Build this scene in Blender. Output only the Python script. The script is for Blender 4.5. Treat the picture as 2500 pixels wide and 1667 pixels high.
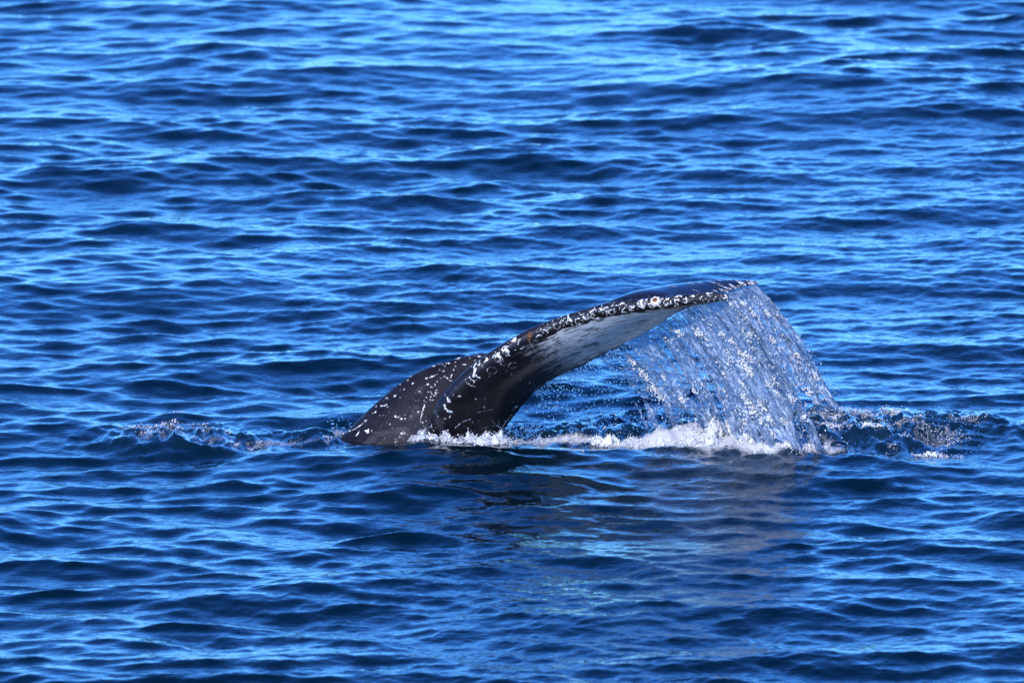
import bpy, bmesh, math, random
import numpy as np
from mathutils import Vector
from mathutils.bvhtree import BVHTree

R = math.radians
rng = np.random.default_rng(11)
random.seed(5)
for o in list(bpy.data.objects):
    bpy.data.objects.remove(o)
scene = bpy.context.scene
C = scene.collection

# ------------------------------------------------------------------ camera
DIST, DEP, WIDE, AIM = 65.0, R(10.0), 7.5, 0.75
cam_pos = np.array([0.0, -DIST * math.cos(DEP), AIM + DIST * math.sin(DEP)])
cd = bpy.data.cameras.new('camera')
cam = bpy.data.objects.new('camera', cd)
C.objects.link(cam)
cam.location = cam_pos
cam.rotation_euler = (R(90) - DEP, 0, 0)
cd.sensor_width = 36
cd.lens = 36 * DIST / WIDE
cd.clip_start = 1
cd.clip_end = 20000
cd.dof.use_dof = True
cd.dof.focus_distance = DIST
cd.dof.aperture_fstop = 3.4
scene.camera = cam

# ------------------------------------------------------------------ world and sun
SUN_TO = np.array([-0.27, -0.72, 0.60]); SUN_TO /= np.linalg.norm(SUN_TO)
sun_el = math.asin(SUN_TO[2])
sun_az = math.atan2(SUN_TO[0], SUN_TO[1])       # clockwise from +Y
world = bpy.data.worlds.new('World')
scene.world = world
world.use_nodes = True
wn, wl = world.node_tree.nodes, world.node_tree.links
wn.clear()
wo = wn.new('ShaderNodeOutputWorld')
bg = wn.new('ShaderNodeBackground')
sky = wn.new('ShaderNodeTexSky')
sky.sky_type = 'NISHITA'
sky.sun_disc = False
sky.sun_elevation = sun_el
sky.sun_rotation = sun_az
sky.air_density = 1.0
sky.dust_density = 0.0
sky.ozone_density = 3.0
tint = wn.new('ShaderNodeMix')
tint.data_type = 'RGBA'
tint.blend_type = 'MULTIPLY'
tint.inputs[0].default_value = 1.0
tint.inputs[7].default_value = (0.245, 0.488, 0.815, 1)
wl.new(sky.outputs[0], tint.inputs[6])
gam = wn.new('ShaderNodeGamma')
gam.inputs[1].default_value = 1.3
wl.new(tint.outputs[2], gam.inputs[0])
wl.new(gam.outputs[0], bg.inputs[0])
bg.inputs[1].default_value = 0.15
wl.new(bg.outputs[0], wo.inputs[0])

sd = bpy.data.lights.new('sun', 'SUN')
sun = bpy.data.objects.new('sun', sd)
C.objects.link(sun)
sd.energy = 3.0
sd.angle = R(0.5)
sd.color = (1.0, 0.975, 0.94)
sun.rotation_euler = Vector(SUN_TO).to_track_quat('Z', 'Y').to_euler()
sun.location = Vector(SUN_TO) * 60

scene.view_settings.view_transform = 'Standard'
scene.view_settings.look = 'None'
scene.view_settings.gamma = 1
scene.view_settings.exposure = 0.68
scene.cycles.max_bounces = 12
scene.cycles.transmission_bounces = 8
scene.cycles.transparent_max_bounces = 12
scene.cycles.caustics_reflective = False
scene.cycles.caustics_refractive = False

# ------------------------------------------------------------------ photo pixel -> place
RIGHT = np.array([1.0, 0, 0])
FWD = np.array([0, math.cos(DEP), -math.sin(DEP)])
UP = np.array([0, math.sin(DEP), math.cos(DEP)])
PX = WIDE / 2500.0 / DIST

def ray(px, py):
    return FWD + RIGHT * ((px - 1250) * PX) + UP * ((833.5 - py) * PX)

def at_y(px, py, Y):
    d = ray(px, py)
    return cam_pos + d * ((Y - cam_pos[1]) / d[1])

def at_z(px, py, z=0.0):
    d = ray(px, py)
    return cam_pos + d * ((z - cam_pos[2]) / d[2])

def to_px(P):
    q = P - cam_pos
    dep = q @ FWD
    return 1250 + (q @ RIGHT) / dep / PX, 833.5 - (q @ UP) / dep / PX

# ------------------------------------------------------------------ small helpers
def tag(o, label=None, cat=None, group=None, kind=None):
    if label: o['label'] = label
    if cat: o['category'] = cat
    if group: o['group'] = group
    if kind: o['kind'] = kind
    return o

def mesh_np(name, verts, faces, mat=None, smooth=True, parent=None):
    me = bpy.data.meshes.new(name)
    verts = np.asarray(verts, np.float32)
    faces = np.asarray(faces, np.int32)
    n, k = faces.shape
    me.vertices.add(len(verts))
    me.vertices.foreach_set('co', verts.ravel())
    me.loops.add(n * k)
    me.loops.foreach_set('vertex_index', faces.ravel())
    me.polygons.add(n)
    me.polygons.foreach_set('loop_start', np.arange(0, n * k, k, dtype=np.int32))
    me.polygons.foreach_set('use_smooth', np.full(n, smooth))
    me.update(calc_edges=True)
    me.validate()
    o = bpy.data.objects.new(name, me)
    C.objects.link(o)
    if mat: me.materials.append(mat)
    if parent: o.parent = parent
    return o

def attr(me, name, data):
    a = me.attributes.new(name, 'FLOAT', 'POINT')
    a.data.foreach_set('value', np.asarray(data, np.float32))

def sstep(a, b, x):
    t = np.clip((x - a) / (b - a), 0, 1)
    return t * t * (3 - 2 * t)

class Noise:
    """tileable smooth value noise"""
    def __init__(s, seed, n=256):
        s.n = n
        s.t = np.random.default_rng(seed).random((n, n)) * 2 - 1
    def __call__(s, x, y):
        xi, yi = np.floor(x).astype(int), np.floor(y).astype(int)
        fx, fy = x - xi, y - yi
        fx = fx * fx * fx * (fx * (fx * 6 - 15) + 10); fy = fy * fy * fy * (fy * (fy * 6 - 15) + 10)
        n = s.n
        a = s.t[xi % n, yi % n]; b = s.t[(xi + 1) % n, yi % n]
        c = s.t[xi % n, (yi + 1) % n]; d = s.t[(xi + 1) % n, (yi + 1) % n]
        return (a * (1 - fx) + b * fx) * (1 - fy) + (c * (1 - fx) + d * fx) * fy
    def fbm(s, x, y, o=4, gain=0.5):
        r = 0; g = 1
        for i in range(o):
            r = r + g * s(x * 2 ** i + 17.3 * i, y * 2 ** i + 5.1 * i); g *= gain
        return r
NZ = Noise(3)
NZ2 = Noise(8)

# ------------------------------------------------------------------ materials
def new_mat(name):
    m = bpy.data.materials.new(name)
    m.use_nodes = True
    nt = m.node_tree
    for n in list(nt.nodes): nt.nodes.remove(n)
    return m, nt.nodes, nt.links

def mat_water():
    m, n, l = new_mat('sea water')
    out = n.new('ShaderNodeOutputMaterial')
    w = n.new('ShaderNodeBsdfPrincipled')
    w.inputs['Base Color'].default_value = (0.0015, 0.012, 0.055, 1)
    w.inputs['Roughness'].default_value = 0.04
    w.inputs['IOR'].default_value = 1.36
    tc = n.new('ShaderNodeTexCoord')
    mp = n.new('ShaderNodeMapping'); mp.inputs['Scale'].default_value = (7, 12, 7)
    l.new(tc.outputs['Object'], mp.inputs[0])
    nz = n.new('ShaderNodeTexNoise'); nz.inputs['Scale'].default_value = 1.6; nz.inputs['Detail'].default_value = 3
    nz.inputs['Distortion'].default_value = 0.6
    l.new(mp.outputs[0], nz.inputs[0])
    bp = n.new('ShaderNodeBump'); bp.inputs['Strength'].default_value = 0.35; bp.inputs['Distance'].default_value = 0.012
    l.new(nz.outputs[0], bp.inputs['Height'])
    l.new(bp.outputs[0], w.inputs['Normal'])
    # aerated water keeps its own greener tone
    aer = n.new('ShaderNodeAttribute'); aer.attribute_name = 'aerated'
    bc = n.new('ShaderNodeMix'); bc.data_type = 'RGBA'
    bc.inputs[6].default_value = (0.0003, 0.007, 0.013, 1); bc.inputs[7].default_value = (0.006, 0.022, 0.04, 1)
    l.new(aer.outputs['Fac'], bc.inputs[0]); l.new(bc.outputs[2], w.inputs['Base Color'])
    # foam lace
    fo = n.new('ShaderNodeBsdfPrincipled')
    fo.inputs['Base Color'].default_value = (0.55, 0.55, 0.55, 1)
    fo.inputs['Roughness'].default_value = 0.55
    fa = n.new('ShaderNodeAttribute'); fa.attribute_name = 'foam'
    fm = n.new('ShaderNodeMapping'); fm.inputs['Scale'].default_value = (1, 0.45, 1)
    l.new(tc.outputs['Object'], fm.inputs[0])
    n1 = n.new('ShaderNodeTexNoise'); n1.inputs['Scale'].default_value = 22; n1.inputs['Detail'].default_value = 7
    n1.inputs['Roughness'].default_value = 0.72; n1.inputs['Distortion'].default_value = 1.2
    l.new(fm.outputs[0], n1.inputs[0])
    add = n.new('ShaderNodeMath'); add.operation = 'ADD'
    l.new(fa.outputs['Fac'], add.inputs[0]); l.new(n1.outputs[0], add.inputs[1])
    mr = n.new('ShaderNodeMapRange'); mr.inputs[1].default_value = 0.94; mr.inputs[2].default_value = 1.30
    l.new(add.outputs[0], mr.inputs[0])
    fb = n.new('ShaderNodeBump'); fb.inputs['Strength'].default_value = 0.6; fb.inputs['Distance'].default_value = 0.01
    l.new(n1.outputs[0], fb.inputs['Height']); l.new(fb.outputs[0], fo.inputs['Normal'])
    mx = n.new('ShaderNodeMixShader')
    l.new(mr.outputs[0], mx.inputs[0]); l.new(w.outputs[0], mx.inputs[1]); l.new(fo.outputs[0], mx.inputs[2])
    l.new(mx.outputs[0], out.inputs[0])
    return m

def mat_skin():
    m, n, l = new_mat('whale skin')
    out = n.new('ShaderNodeOutputMaterial')
    p = n.new('ShaderNodeBsdfPrincipled')
    tc = n.new('ShaderNodeTexCoord')
    nz = n.new('ShaderNodeTexNoise'); nz.inputs['Scale'].default_value = 7; nz.inputs['Detail'].default_value = 6
    l.new(tc.outputs['Object'], nz.inputs[0])
    nf = n.new('ShaderNodeTexNoise'); nf.inputs['Scale'].default_value = 90; nf.inputs['Detail'].default_value = 4
    l.new(tc.outputs['Object'], nf.inputs[0])
    r1 = n.new('ShaderNodeValToRGB')
    r1.color_ramp.elements[0].position = 0.3; r1.color_ramp.elements[0].color = (0.0048, 0.0042, 0.006, 1)
    r1.color_ramp.elements[1].position = 0.75; r1.color_ramp.elements[1].color = (0.017, 0.0135, 0.0165, 1)
    l.new(nz.outputs[0], r1.inputs[0])
    wa = n.new('ShaderNodeAttribute'); wa.attribute_name = 'belly'
    sa = n.new('ShaderNodeAttribute'); sa.attribute_name = 'scar'
    ga = n.new('ShaderNodeAttribute'); ga.attribute_name = 'smudge'
    mix0 = n.new('ShaderNodeMix'); mix0.data_type = 'RGBA'; mix0.inputs[7].default_value = (0.055, 0.05, 0.058, 1)
    l.new(ga.outputs['Fac'], mix0.inputs[0]); l.new(r1.outputs[0], mix0.inputs[6])
    # white underside
    mix1 = n.new('ShaderNodeMix'); mix1.data_type = 'RGBA'; mix1.inputs[7].default_value = (0.78, 0.78, 0.78, 1)
    l.new(wa.outputs['Fac'], mix1.inputs[0]); l.new(mix0.outputs[2], mix1.inputs[6])
    # scars, edge broken by fine noise
    ad = n.new('ShaderNodeMath'); ad.operation = 'ADD'
    l.new(sa.outputs['Fac'], ad.inputs[0]); l.new(nf.outputs[0], ad.inputs[1])
    mr = n.new('ShaderNodeMapRange'); mr.inputs[1].default_value = 0.95; mr.inputs[2].default_value = 1.15
    l.new(ad.outputs[0], mr.inputs[0])
    mix2 = n.new('ShaderNodeMix'); mix2.data_type = 'RGBA'; mix2.inputs[7].default_value = (0.74, 0.73, 0.70, 1)
    l.new(mr.outputs[0], mix2.inputs[0]); l.new(mix1.outputs[2], mix2.inputs[6])
    l.new(mix2.outputs[2], p.inputs['Base Color'])
    p.inputs['Roughness'].default_value = 0.26
    p.inputs['IOR'].default_value = 1.36
    p.inputs['Specular IOR Level'].default_value = 0.32
    rr = n.new('ShaderNodeMapRange'); rr.inputs[3].default_value = 0.42; rr.inputs[4].default_value = 0.60
    l.new(nz.outputs[0], rr.inputs[0]); l.new(rr.outputs[0], p.inputs['Roughness'])
    we = n.new('ShaderNodeAttribute'); we.attribute_name = 'wet'
    cw = n.new('ShaderNodeMapRange'); cw.inputs[3].default_value = 0.3; cw.inputs[4].default_value = 1.0
    l.new(we.outputs['Fac'], cw.inputs[0]); l.new(cw.outputs[0], p.inputs['Coat Weight'])
    p.inputs['Coat Roughness'].default_value = 0.14
    p.inputs['Coat IOR'].default_value = 1.33
    bp = n.new('ShaderNodeBump'); bp.inputs['Strength'].default_value = 0.25; bp.inputs['Distance'].default_value = 0.004
    l.new(nf.outputs[0], bp.inputs['Height']); l.new(bp.outputs[0], p.inputs['Normal'])
    l.new(p.outputs[0], out.inputs[0])
    return m

def mat_simple(name, col, rough=0.5, noise=None, scale=40):
    m, n, l = new_mat(name)
    out = n.new('ShaderNodeOutputMaterial')
    p = n.new('ShaderNodeBsdfPrincipled')
    p.inputs['Roughness'].default_value = rough
    if noise:
        tc = n.new('ShaderNodeTexCoord')
        nz = n.new('ShaderNodeTexNoise'); nz.inputs['Scale'].default_value = scale; nz.inputs['Detail'].default_value = 4
        l.new(tc.outputs['Object'], nz.inputs[0])
        r = n.new('ShaderNodeValToRGB')
        r.color_ramp.elements[0].position = 0.38; r.color_ramp.elements[0].color = (*col, 1)
        r.color_ramp.elements[1].position = 0.62; r.color_ramp.elements[1].color = (*noise, 1)
        l.new(nz.outputs[0], r.inputs[0]); l.new(r.outputs[0], p.inputs['Base Color'])
    else:
        p.inputs['Base Color'].default_value = (*col, 1)
    l.new(p.outputs[0], out.inputs[0])
    return m

def mat_foam():
    m, n, l = new_mat('white foam')
    out = n.new('ShaderNodeOutputMaterial')
    p = n.new('ShaderNodeBsdfPrincipled')
    p.inputs['Base Color'].default_value = (0.82, 0.82, 0.81, 1)
    p.inputs['Roughness'].default_value = 0.25
    p.inputs['IOR'].default_value = 1.33
    t = n.new('ShaderNodeBsdfTranslucent'); t.inputs[0].default_value = (0.8, 0.84, 0.9, 1)
    mx = n.new('ShaderNodeMixShader'); mx.inputs[0].default_value = 0.22
    l.new(p.outputs[0], mx.inputs[1]); l.new(t.outputs[0], mx.inputs[2])
    l.new(mx.outputs[0], out.inputs[0])
    return m

def mat_drop():
    m, n, l = new_mat('water drop')
    out = n.new('ShaderNodeOutputMaterial')
    p = n.new('ShaderNodeBsdfPrincipled')
    p.inputs['Base Color'].default_value = (0.93, 0.96, 1, 1)
    p.inputs['Transmission Weight'].default_value = 1
    p.inputs['Roughness'].default_value = 0.08
    p.inputs['IOR'].default_value = 1.33
    l.new(p.outputs[0], out.inputs[0])
    return m

def mat_curtain():
    m, n, l = new_mat('falling water')
    out = n.new('ShaderNodeOutputMaterial')
    tr = n.new('ShaderNodeBsdfTransparent'); tr.inputs[0].default_value = (0.95, 0.97, 1, 1)
    rf = n.new('ShaderNodeBsdfRefraction'); rf.inputs['IOR'].default_value = 1.12; rf.inputs['Roughness'].default_value = 0.03
    rf.inputs[0].default_value = (0.95, 0.97, 1, 1)
    thru = n.new('ShaderNodeMixShader'); thru.inputs[0].default_value = 0.25
    l.new(tr.outputs[0], thru.inputs[1]); l.new(rf.outputs[0], thru.inputs[2])
    gl = n.new('ShaderNodeBsdfGlossy'); gl.inputs['Roughness'].default_value = 0.16
    tc = n.new('ShaderNodeTexCoord')
    nz = n.new('ShaderNodeTexNoise'); nz.inputs['Scale'].default_value = 55; nz.inputs['Detail'].default_value = 2
    l.new(tc.outputs['Object'], nz.inputs[0])
    bp = n.new('ShaderNodeBump'); bp.inputs['Strength'].default_value = 1.0; bp.inputs['Distance'].default_value = 0.03
    l.new(nz.outputs[0], bp.inputs['Height']); l.new(bp.outputs[0], gl.inputs['Normal'])
    fr = n.new('ShaderNodeFresnel'); fr.inputs[0].default_value = 1.33
    clear = n.new('ShaderNodeMixShader')
    l.new(fr.outputs[0], clear.inputs[0]); l.new(thru.outputs[0], clear.inputs[1]); l.new(gl.outputs[0], clear.inputs[2])
    d = n.new('ShaderNodeBsdfDiffuse'); d.inputs[0].default_value = (0.68, 0.79, 0.93, 1)
    t = n.new('ShaderNodeBsdfTranslucent'); t.inputs[0].default_value = (0.70, 0.80, 0.93, 1)
    a = n.new('ShaderNodeMixShader'); a.inputs[0].default_value = 0.45
    l.new(d.outputs[0], a.inputs[1]); l.new(t.outputs[0], a.inputs[2])
    fa = n.new('ShaderNodeAttribute'); fa.attribute_name = 'aerated'
    mx = n.new('ShaderNodeMixShader')
    l.new(fa.outputs['Fac'], mx.inputs[0]); l.new(clear.outputs[0], mx.inputs[1]); l.new(a.outputs[0], mx.inputs[2])
    l.new(mx.outputs[0], out.inputs[0])
    return m

M_WATER, M_SKIN, M_FOAM, M_DROP, M_CURT = mat_water(), mat_skin(), mat_foam(), mat_drop(), mat_curtain()

# ------------------------------------------------------------------ sea surface
def spectrum(L, N, lo, hi, seed, wind, peak, spread, slope):
    """FFT sea on an L metre tile: height, choppy x, choppy y; wavelengths lo..hi; scaled to rms slope"""
    g = np.random.default_rng(seed)
    k1 = np.fft.fftfreq(N, L / N) * 2 * np.pi
    kx, ky = np.meshgrid(k1, k1, indexing='ij')
    k = np.hypot(kx, ky); k[0, 0] = 1
    wx, wy = math.sin(wind), math.cos(wind)
    c = (kx * wx + ky * wy) / k
    P = np.exp(-1 / (k * peak) ** 2) / k ** 3.6 * (np.abs(c) ** spread * 0.93 + 0.07)
    P *= sstep(2 * np.pi / hi * 0.85, 2 * np.pi / hi * 1.15, k) * (1 - sstep(2 * np.pi / lo * 0.85, 2 * np.pi / lo * 1.15, k))
    P[0, 0] = 0
    H = np.sqrt(P) * (g.standard_normal((N, N)) + 1j * g.standard_normal((N, N)))
    sx = np.fft.ifft2(H * 1j * kx).real; sy = np.fft.ifft2(H * 1j * ky).real
    s = slope / math.sqrt((sx ** 2 + sy ** 2).mean())
    h = np.fft.ifft2(H).real * s
    # choppiness from the same (Hermitian) part
    Hr = np.fft.fft2(h)
    dx = np.fft.ifft2(1j * kx / k * Hr).real
    dy = np.fft.ifft2(1j * ky / k * Hr).real
    return L, N, h, dx, dy

def sample(tile, x, y, rot, off):
    L, N, h, dx, dy = tile
    c, s = math.cos(rot), math.sin(rot)
    u = (c * x + s * y + off[0]) / L * N; v = (-s * x + c * y + off[1]) / L * N
    ui, vi = np.floor(u).astype(np.int64), np.floor(v).astype(np.int64)
    fu, fv = (u - ui).astype(np.float32), (v - vi).astype(np.float32)
    u0, u1, v0, v1 = ui % N, (ui + 1) % N, vi % N, (vi + 1) % N
    def bl(A):
        return (A[u0, v0] * (1 - fu) + A[u1, v0] * fu) * (1 - fv) + (A[u0, v1] * (1 - fu) + A[u1, v1] * fu) * fv
    hh, a, b = bl(h), bl(dx), bl(dy)
    return hh, c * a - s * b, s * a + c * b

tile_a = spectrum(29.0, 2048, 0.20, 6.5, 21, R(6), 0.27, 3.2, 0.110)
tile_c = spectrum(61.0, 1024, 1.3, 9.0, 77, R(-16), 0.7, 3.0, 0.046)
tile_b = spectrum(5.3, 1024, 0.04, 0.20, 33, R(-14), 0.5, 1.4, 0.110)

def gauss(x, y, cx, cy, sx, sy, rot=0.0):
    c, s = math.cos(rot), math.sin(rot)
    u = c * (x - cx) + s * (y - cy); v = -s * (x - cx) + c * (y - cy)
    return np.exp(-0.5 * ((u / sx) ** 2 + (v / sy) ** 2))

def WP(px, py):
    p = at_z(px, py)
    return p[0], p[1]

# churned places: (px, py, half width px, half depth m, strength)
CHURN = [(2100, 1060, 170, 0.55, 1.0), (1900, 1070, 140, 0.6, 0.9), (1600, 1070, 200, 0.45, 0.8), (2330, 1050, 150, 0.35, 0.5),
         (1200, 1070, 150, 0.3, 0.7), (420, 1075, 130, 0.35, 0.8), (640, 1090, 160, 0.22, 0.5), (1450, 1035, 130, 0.3, 0.6)]
FOAM = [(430, 1055, 60, 0.10, 0.43), (370, 1072, 60, 0.12, 0.38), (330, 1090, 80, 0.14, 0.33), (470, 1085, 70, 0.14, 0.33), (600, 1095, 120, 0.10, 0.36), (720, 1090, 80, 0.10, 0.34),
        (1130, 1085, 150, 0.16, 0.62), (1300, 1085, 80, 0.10, 0.55), (1480, 1088, 80, 0.12, 0.55), (1630, 1092, 100, 0.18, 0.7),
        (1790, 1085, 120, 0.28, 0.85), (1920, 1105, 80, 0.18, 0.62), (2040, 1110, 60, 0.14, 0.5), (2100, 1070, 60, 0.12, 0.48),
        (2190, 1030, 70, 0.06, 0.46), (2330, 1048, 80, 0.05, 0.42), (2330, 1112, 70, 0.06, 0.42), (2090, 1005, 60, 0.06, 0.44), (1600, 1195, 300, 0.7, 0.14), (1800, 1260, 140, 0.5, 0.15)]
_fr = random.Random(4)
FROTH = []
for _ in range(62):
    px = _fr.triangular(1960, 2430, 2080); k = (px - 1960) / 470
    FROTH.append((px, 1045 + 18 * k + _fr.gauss(0, 30 - 12 * k), _fr.uniform(8, 34), _fr.uniform(0.03, 0.09), _fr.uniform(0.34, 0.56)))
for _ in range(34):
    px = _fr.triangular(290, 560, 420)
    FROTH.append((px, 1078 - 30 * math.exp(-((px - 430) / 60) ** 2) + _fr.gauss(0, 9), _fr.uniform(8, 26), _fr.uniform(0.03, 0.07), _fr.uniform(0.34, 0.5)))
for _ in range(20):
    FROTH.append((_fr.uniform(540, 800), _fr.gauss(1092, 7), _fr.uniform(6, 20), _fr.uniform(0.03, 0.05), _fr.uniform(0.32, 0.45)))
for _ in range(60):
    FROTH.append((_fr.uniform(1300, 1980), _fr.gauss(1062, 22), _fr.uniform(6, 22), _fr.uniform(0.03, 0.07), _fr.uniform(0.30, 0.46)))
# lasting swells raised by the whale (px, py, half width px, half depth m, height m)
SWELL = [(430, 1085, 95, 0.26, 0.095), (700, 1125, 190, 0.4, 0.06), (1050, 1150, 260, 0.5, 0.05), (1500, 1140, 330, 0.5, 0.03),
         (2150, 1150, 330, 0.6, 0.04), (2120, 1060, 150, 0.3, 0.02), (2250, 1035, 120, 0.26, 0.015), (770, 1075, 45, 0.14, 0.08),
         (1300, 1060, 260, 0.24, 0.04), (1780, 1075, 150, 0.3, 0.05)]

OPEN_SWELL = [(2150, 225, 520, 2.0, 0.16), (700, 120, 420, 2.2, 0.08), (250, 640, 300, 1.3, 0.08), (1300, 1540, 330, 0.7, 0.06), (300, 1600, 260, 0.7, 0.05)]

def blob_sum(spec, x, y):
    r = np.zeros_like(x)
    for px, py, w, d, s in spec:
        cx, cy = WP(px, py)
        r = r + s * gauss(x, y, cx, cy, w * 0.003, d)
    return r

def sea(x, y, wa, wb):
    """displaced position for rest points x, y; wa / wb fade the two wave bands where the mesh is too coarse"""
    h, dx, dy = sample(tile_a, x, y, 0.06, (3.1, 7.7))
    h2, dx2, dy2 = sample(tile_a, x, y, 0.31, (21.0, 2.0))
    hb, bx, by = sample(tile_b, x, y, 0.17, (0.5, 2.5))
    h3, dx3, dy3 = sample(tile_c, x, y, -0.12, (11.0, 5.0))
    h, dx, dy = h + h3, dx + 0.6 * dx3, dy + 0.6 * dy3
    ch = np.clip(blob_sum(CHURN, x, y), 0, 1)
    gust = 0.75 + 0.45 * NZ.fbm(x * 0.22 + 9, y * 0.12 + 4, 2)
    wa = wa * (0.94 + 0.36 * NZ2.fbm(x * 0.36 + 3, y * 0.14 + 11, 2))
    za = (h + 0.55 * h2) * wa * (1 - 0.35 * ch) + hb * wb * gust
    ox = (dx + 0.55 * dx2) * wa * 1.2 + bx * wb * 0.7
    oy = (dy + 0.55 * dy2) * wa * 1.2 + by * wb * 0.7
    near = (np.abs(x) < 7) & (np.abs(y) < 6)
    sw = blob_sum(OPEN_SWELL, x, y); tz = np.zeros_like(x)
    xs, ys = x[near], y[near]
    sw[near] += blob_sum(SWELL, xs, ys)
    rid = 1 - np.abs(NZ2.fbm(xs * 4.2, ys * 3.0, 4, 0.55)) * 1.5
    tz[near] = (rid * 0.036 + NZ.fbm(xs * 13, ys * 10, 3) * 0.018 + NZ2.fbm(xs * 7, ys * 4, 3) * 0.022 + NZ.fbm(xs * 2.2 + 5, ys * 1.6, 2) * 0.03) * ch[near]
    return x + ox, y + oy, za + sw + tz * wb, ch

def build_sea():
    half = lambda y: (WIDE / 2) * (y - cam_pos[1]) / (-cam_pos[1]) * 1.10
    nv = 820
    # rows evenly spaced in viewing angle
    H = cam_pos[2]
    y_near, y_far = -12.0, 27.0
    ang = np.linspace(math.atan2(H, y_near - cam_pos[1]), math.atan2(H, y_far - cam_pos[1]), nv)
    rows = cam_pos[1] + H / np.tan(ang)
    st = (rows[-1] - rows[-2]) * 1.25
    far = []; y = rows[-1]
    while y < 9000: y += st; st *= 1.13; far.append(y)
    st = (rows[1] - rows[0]) * 1.25
    nea = []; y = rows[0]
    while y > -1500: y -= st; st *= 1.2; nea.append(y)
    Y = np.array(nea[::-1] + list(rows) + far)
    nu = 740
    U = list(np.linspace(-1, 1, nu)); st = U[1] - U[0]
    ext = []; u = 1.0
    while u < 900: st *= 1.022 if u < 1.9 else 1.16; u += st; ext.append(u)
    U = np.array([-e for e in ext[::-1]] + U + ext)
    hw = np.clip(half(Y), 2.2, 6.0)
    x = U[:, None] * hw[None, :]
    y = np.broadcast_to(Y[None, :], x.shape).copy()
    gx = np.gradient(x, axis=0); gy = np.gradient(y, axis=1)
    sp = np.maximum(gx * 1.6, gy)
    wa = 1 - sstep(0.12, 0.9, sp)
    wb = 1 - sstep(0.045, 0.11, sp)
    X, Yd, Z, ch = sea(x.ravel(), y.ravel(), wa.ravel(), wb.ravel())
    n0, n1 = x.shape
    idx = np.arange(n0 * n1).reshape(n0, n1)
    f = np.stack([idx[:-1, :-1], idx[1:, :-1], idx[1:, 1:], idx[:-1, 1:]], -1).reshape(-1, 4)
    o = mesh_np('sea', np.stack([X, Yd, Z], 1), f, M_WATER)
    xr, yr = x.ravel(), y.ravel()
    fo = blob_sum(FOAM, xr, yr)
    m = (np.abs(xr) < 5) & (np.abs(yr) < 4)
    fo[m] = np.maximum(fo[m], np.minimum(blob_sum(FROTH, xr[m], yr[m]) * 0.92, 0.47))
    fo = np.clip(fo, 0, 0.9)
    attr(o.data, 'foam', fo)
    attr(o.data, 'aerated', np.clip(ch * 0.8, 0, 1))
    tag(o, 'deep blue choppy sea surface with small dark faced waves', kind='structure')
    return o
sea_obj = build_sea()

def sea_z(x, y):
    x = np.atleast_1d(np.asarray(x, float)); y = np.atleast_1d(np.asarray(y, float))
    one = np.ones_like(x)
    return sea(x, y, one, one)[2]

# ------------------------------------------------------------------ whale
def catmull(P, n):
    P = np.asarray(P, float)
    t = np.linspace(0, len(P) - 1 - 1e-9, n)
    i = np.floor(t).astype(int); f = (t - i)[:, None]
    g = lambda j: P[np.clip(j, 0, len(P) - 1)]
    a, b, c, d = g(i - 1), g(i), g(i + 1), g(i + 2)
    return 0.5 * (2 * b + (c - a) * f + (2 * a - 5 * b + 4 * c - d) * f ** 2 + (3 * b - a - 3 * c + d) * f ** 3)

def loft(bm, rings):
    prev = None
    for r in rings:
        cur = [bm.verts.new(p) for p in r]
        if prev:
            k = len(cur)
            for i in range(k):
                bm.faces.new((prev[i], prev[(i + 1) % k], cur[(i + 1) % k], cur[i]))
        else:
            bm.faces.new(cur[::-1])
        prev = cur
    bm.faces.new(prev)

# tail stock: dorsal px, ventral px, depth of the midline, half width
STOCK = [((560, 1330), (900, 1560), -0.10, 0.42), ((700, 1190), (1080, 1330), -0.06, 0.40), ((812, 1086), (1170, 1180), 0.00, 0.36),
         ((907, 993), (1218, 1075), 0.09, 0.28), ((1003, 917), (1250, 1010), 0.18, 0.19), ((1110, 876), (1285, 968), 0.25, 0.13),
         ((1204, 860), (1325, 935), 0.28, 0.10), ((1290, 850), (1375, 905), 0.30, 0.09), ((1370, 830), (1430, 870), 0.32, 0.08)]
# near lobe: leading edge px, depth, trailing edge px, depth, thickness
NEAR = [((1100, 1120), -0.08, (1205, 1120), 0.16, 0.24), ((1054, 1062), -0.18, (1230, 1056), 0.12, 0.22), ((1062, 1004), -0.26, (1265, 1006), 0.14, 0.20),
        ((1119, 930), -0.32, (1312, 953), 0.12, 0.18), ((1207, 859), -0.33, (1364, 920), 0.08, 0.165), ((1291, 809), -0.33, (1419, 895), 0.02, 0.15),
        ((1367, 779), -0.36, (1481, 863), -0.06, 0.13), ((1443, 755), -0.43, (1554, 827), -0.18, 0.12), ((1512, 741), -0.52, (1610, 795), -0.33, 0.11),
        ((1592, 734), -0.60, (1651, 767), -0.45, 0.11), ((1668, 728), -0.67, (1700, 746), -0.58, 0.105), ((1738, 723), -0.73, (1752, 732), -0.68, 0.09),
        ((1776, 724), -0.77, (1780, 727), -0.75, 0.05)]
FARL = [((1330, 806), 0.28, (1450, 850), 0.30, 0.14), ((1420, 768), 0.50, (1560, 792), 0.45, 0.12), ((1526, 725), 0.74, (1650, 748), 0.52, 0.10),
        ((1595, 709), 0.90, (1690, 733), 0.66, 0.085), ((1665, 697), 1.05, (1734, 719), 0.86, 0.07), ((1734, 689), 1.20, (1774, 712), 1.04, 0.06),
        ((1789, 687), 1.32, (1808, 703), 1.20, 0.05), ((1848, 690), 1.43, (1853, 693), 1.40, 0.03)]

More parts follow.
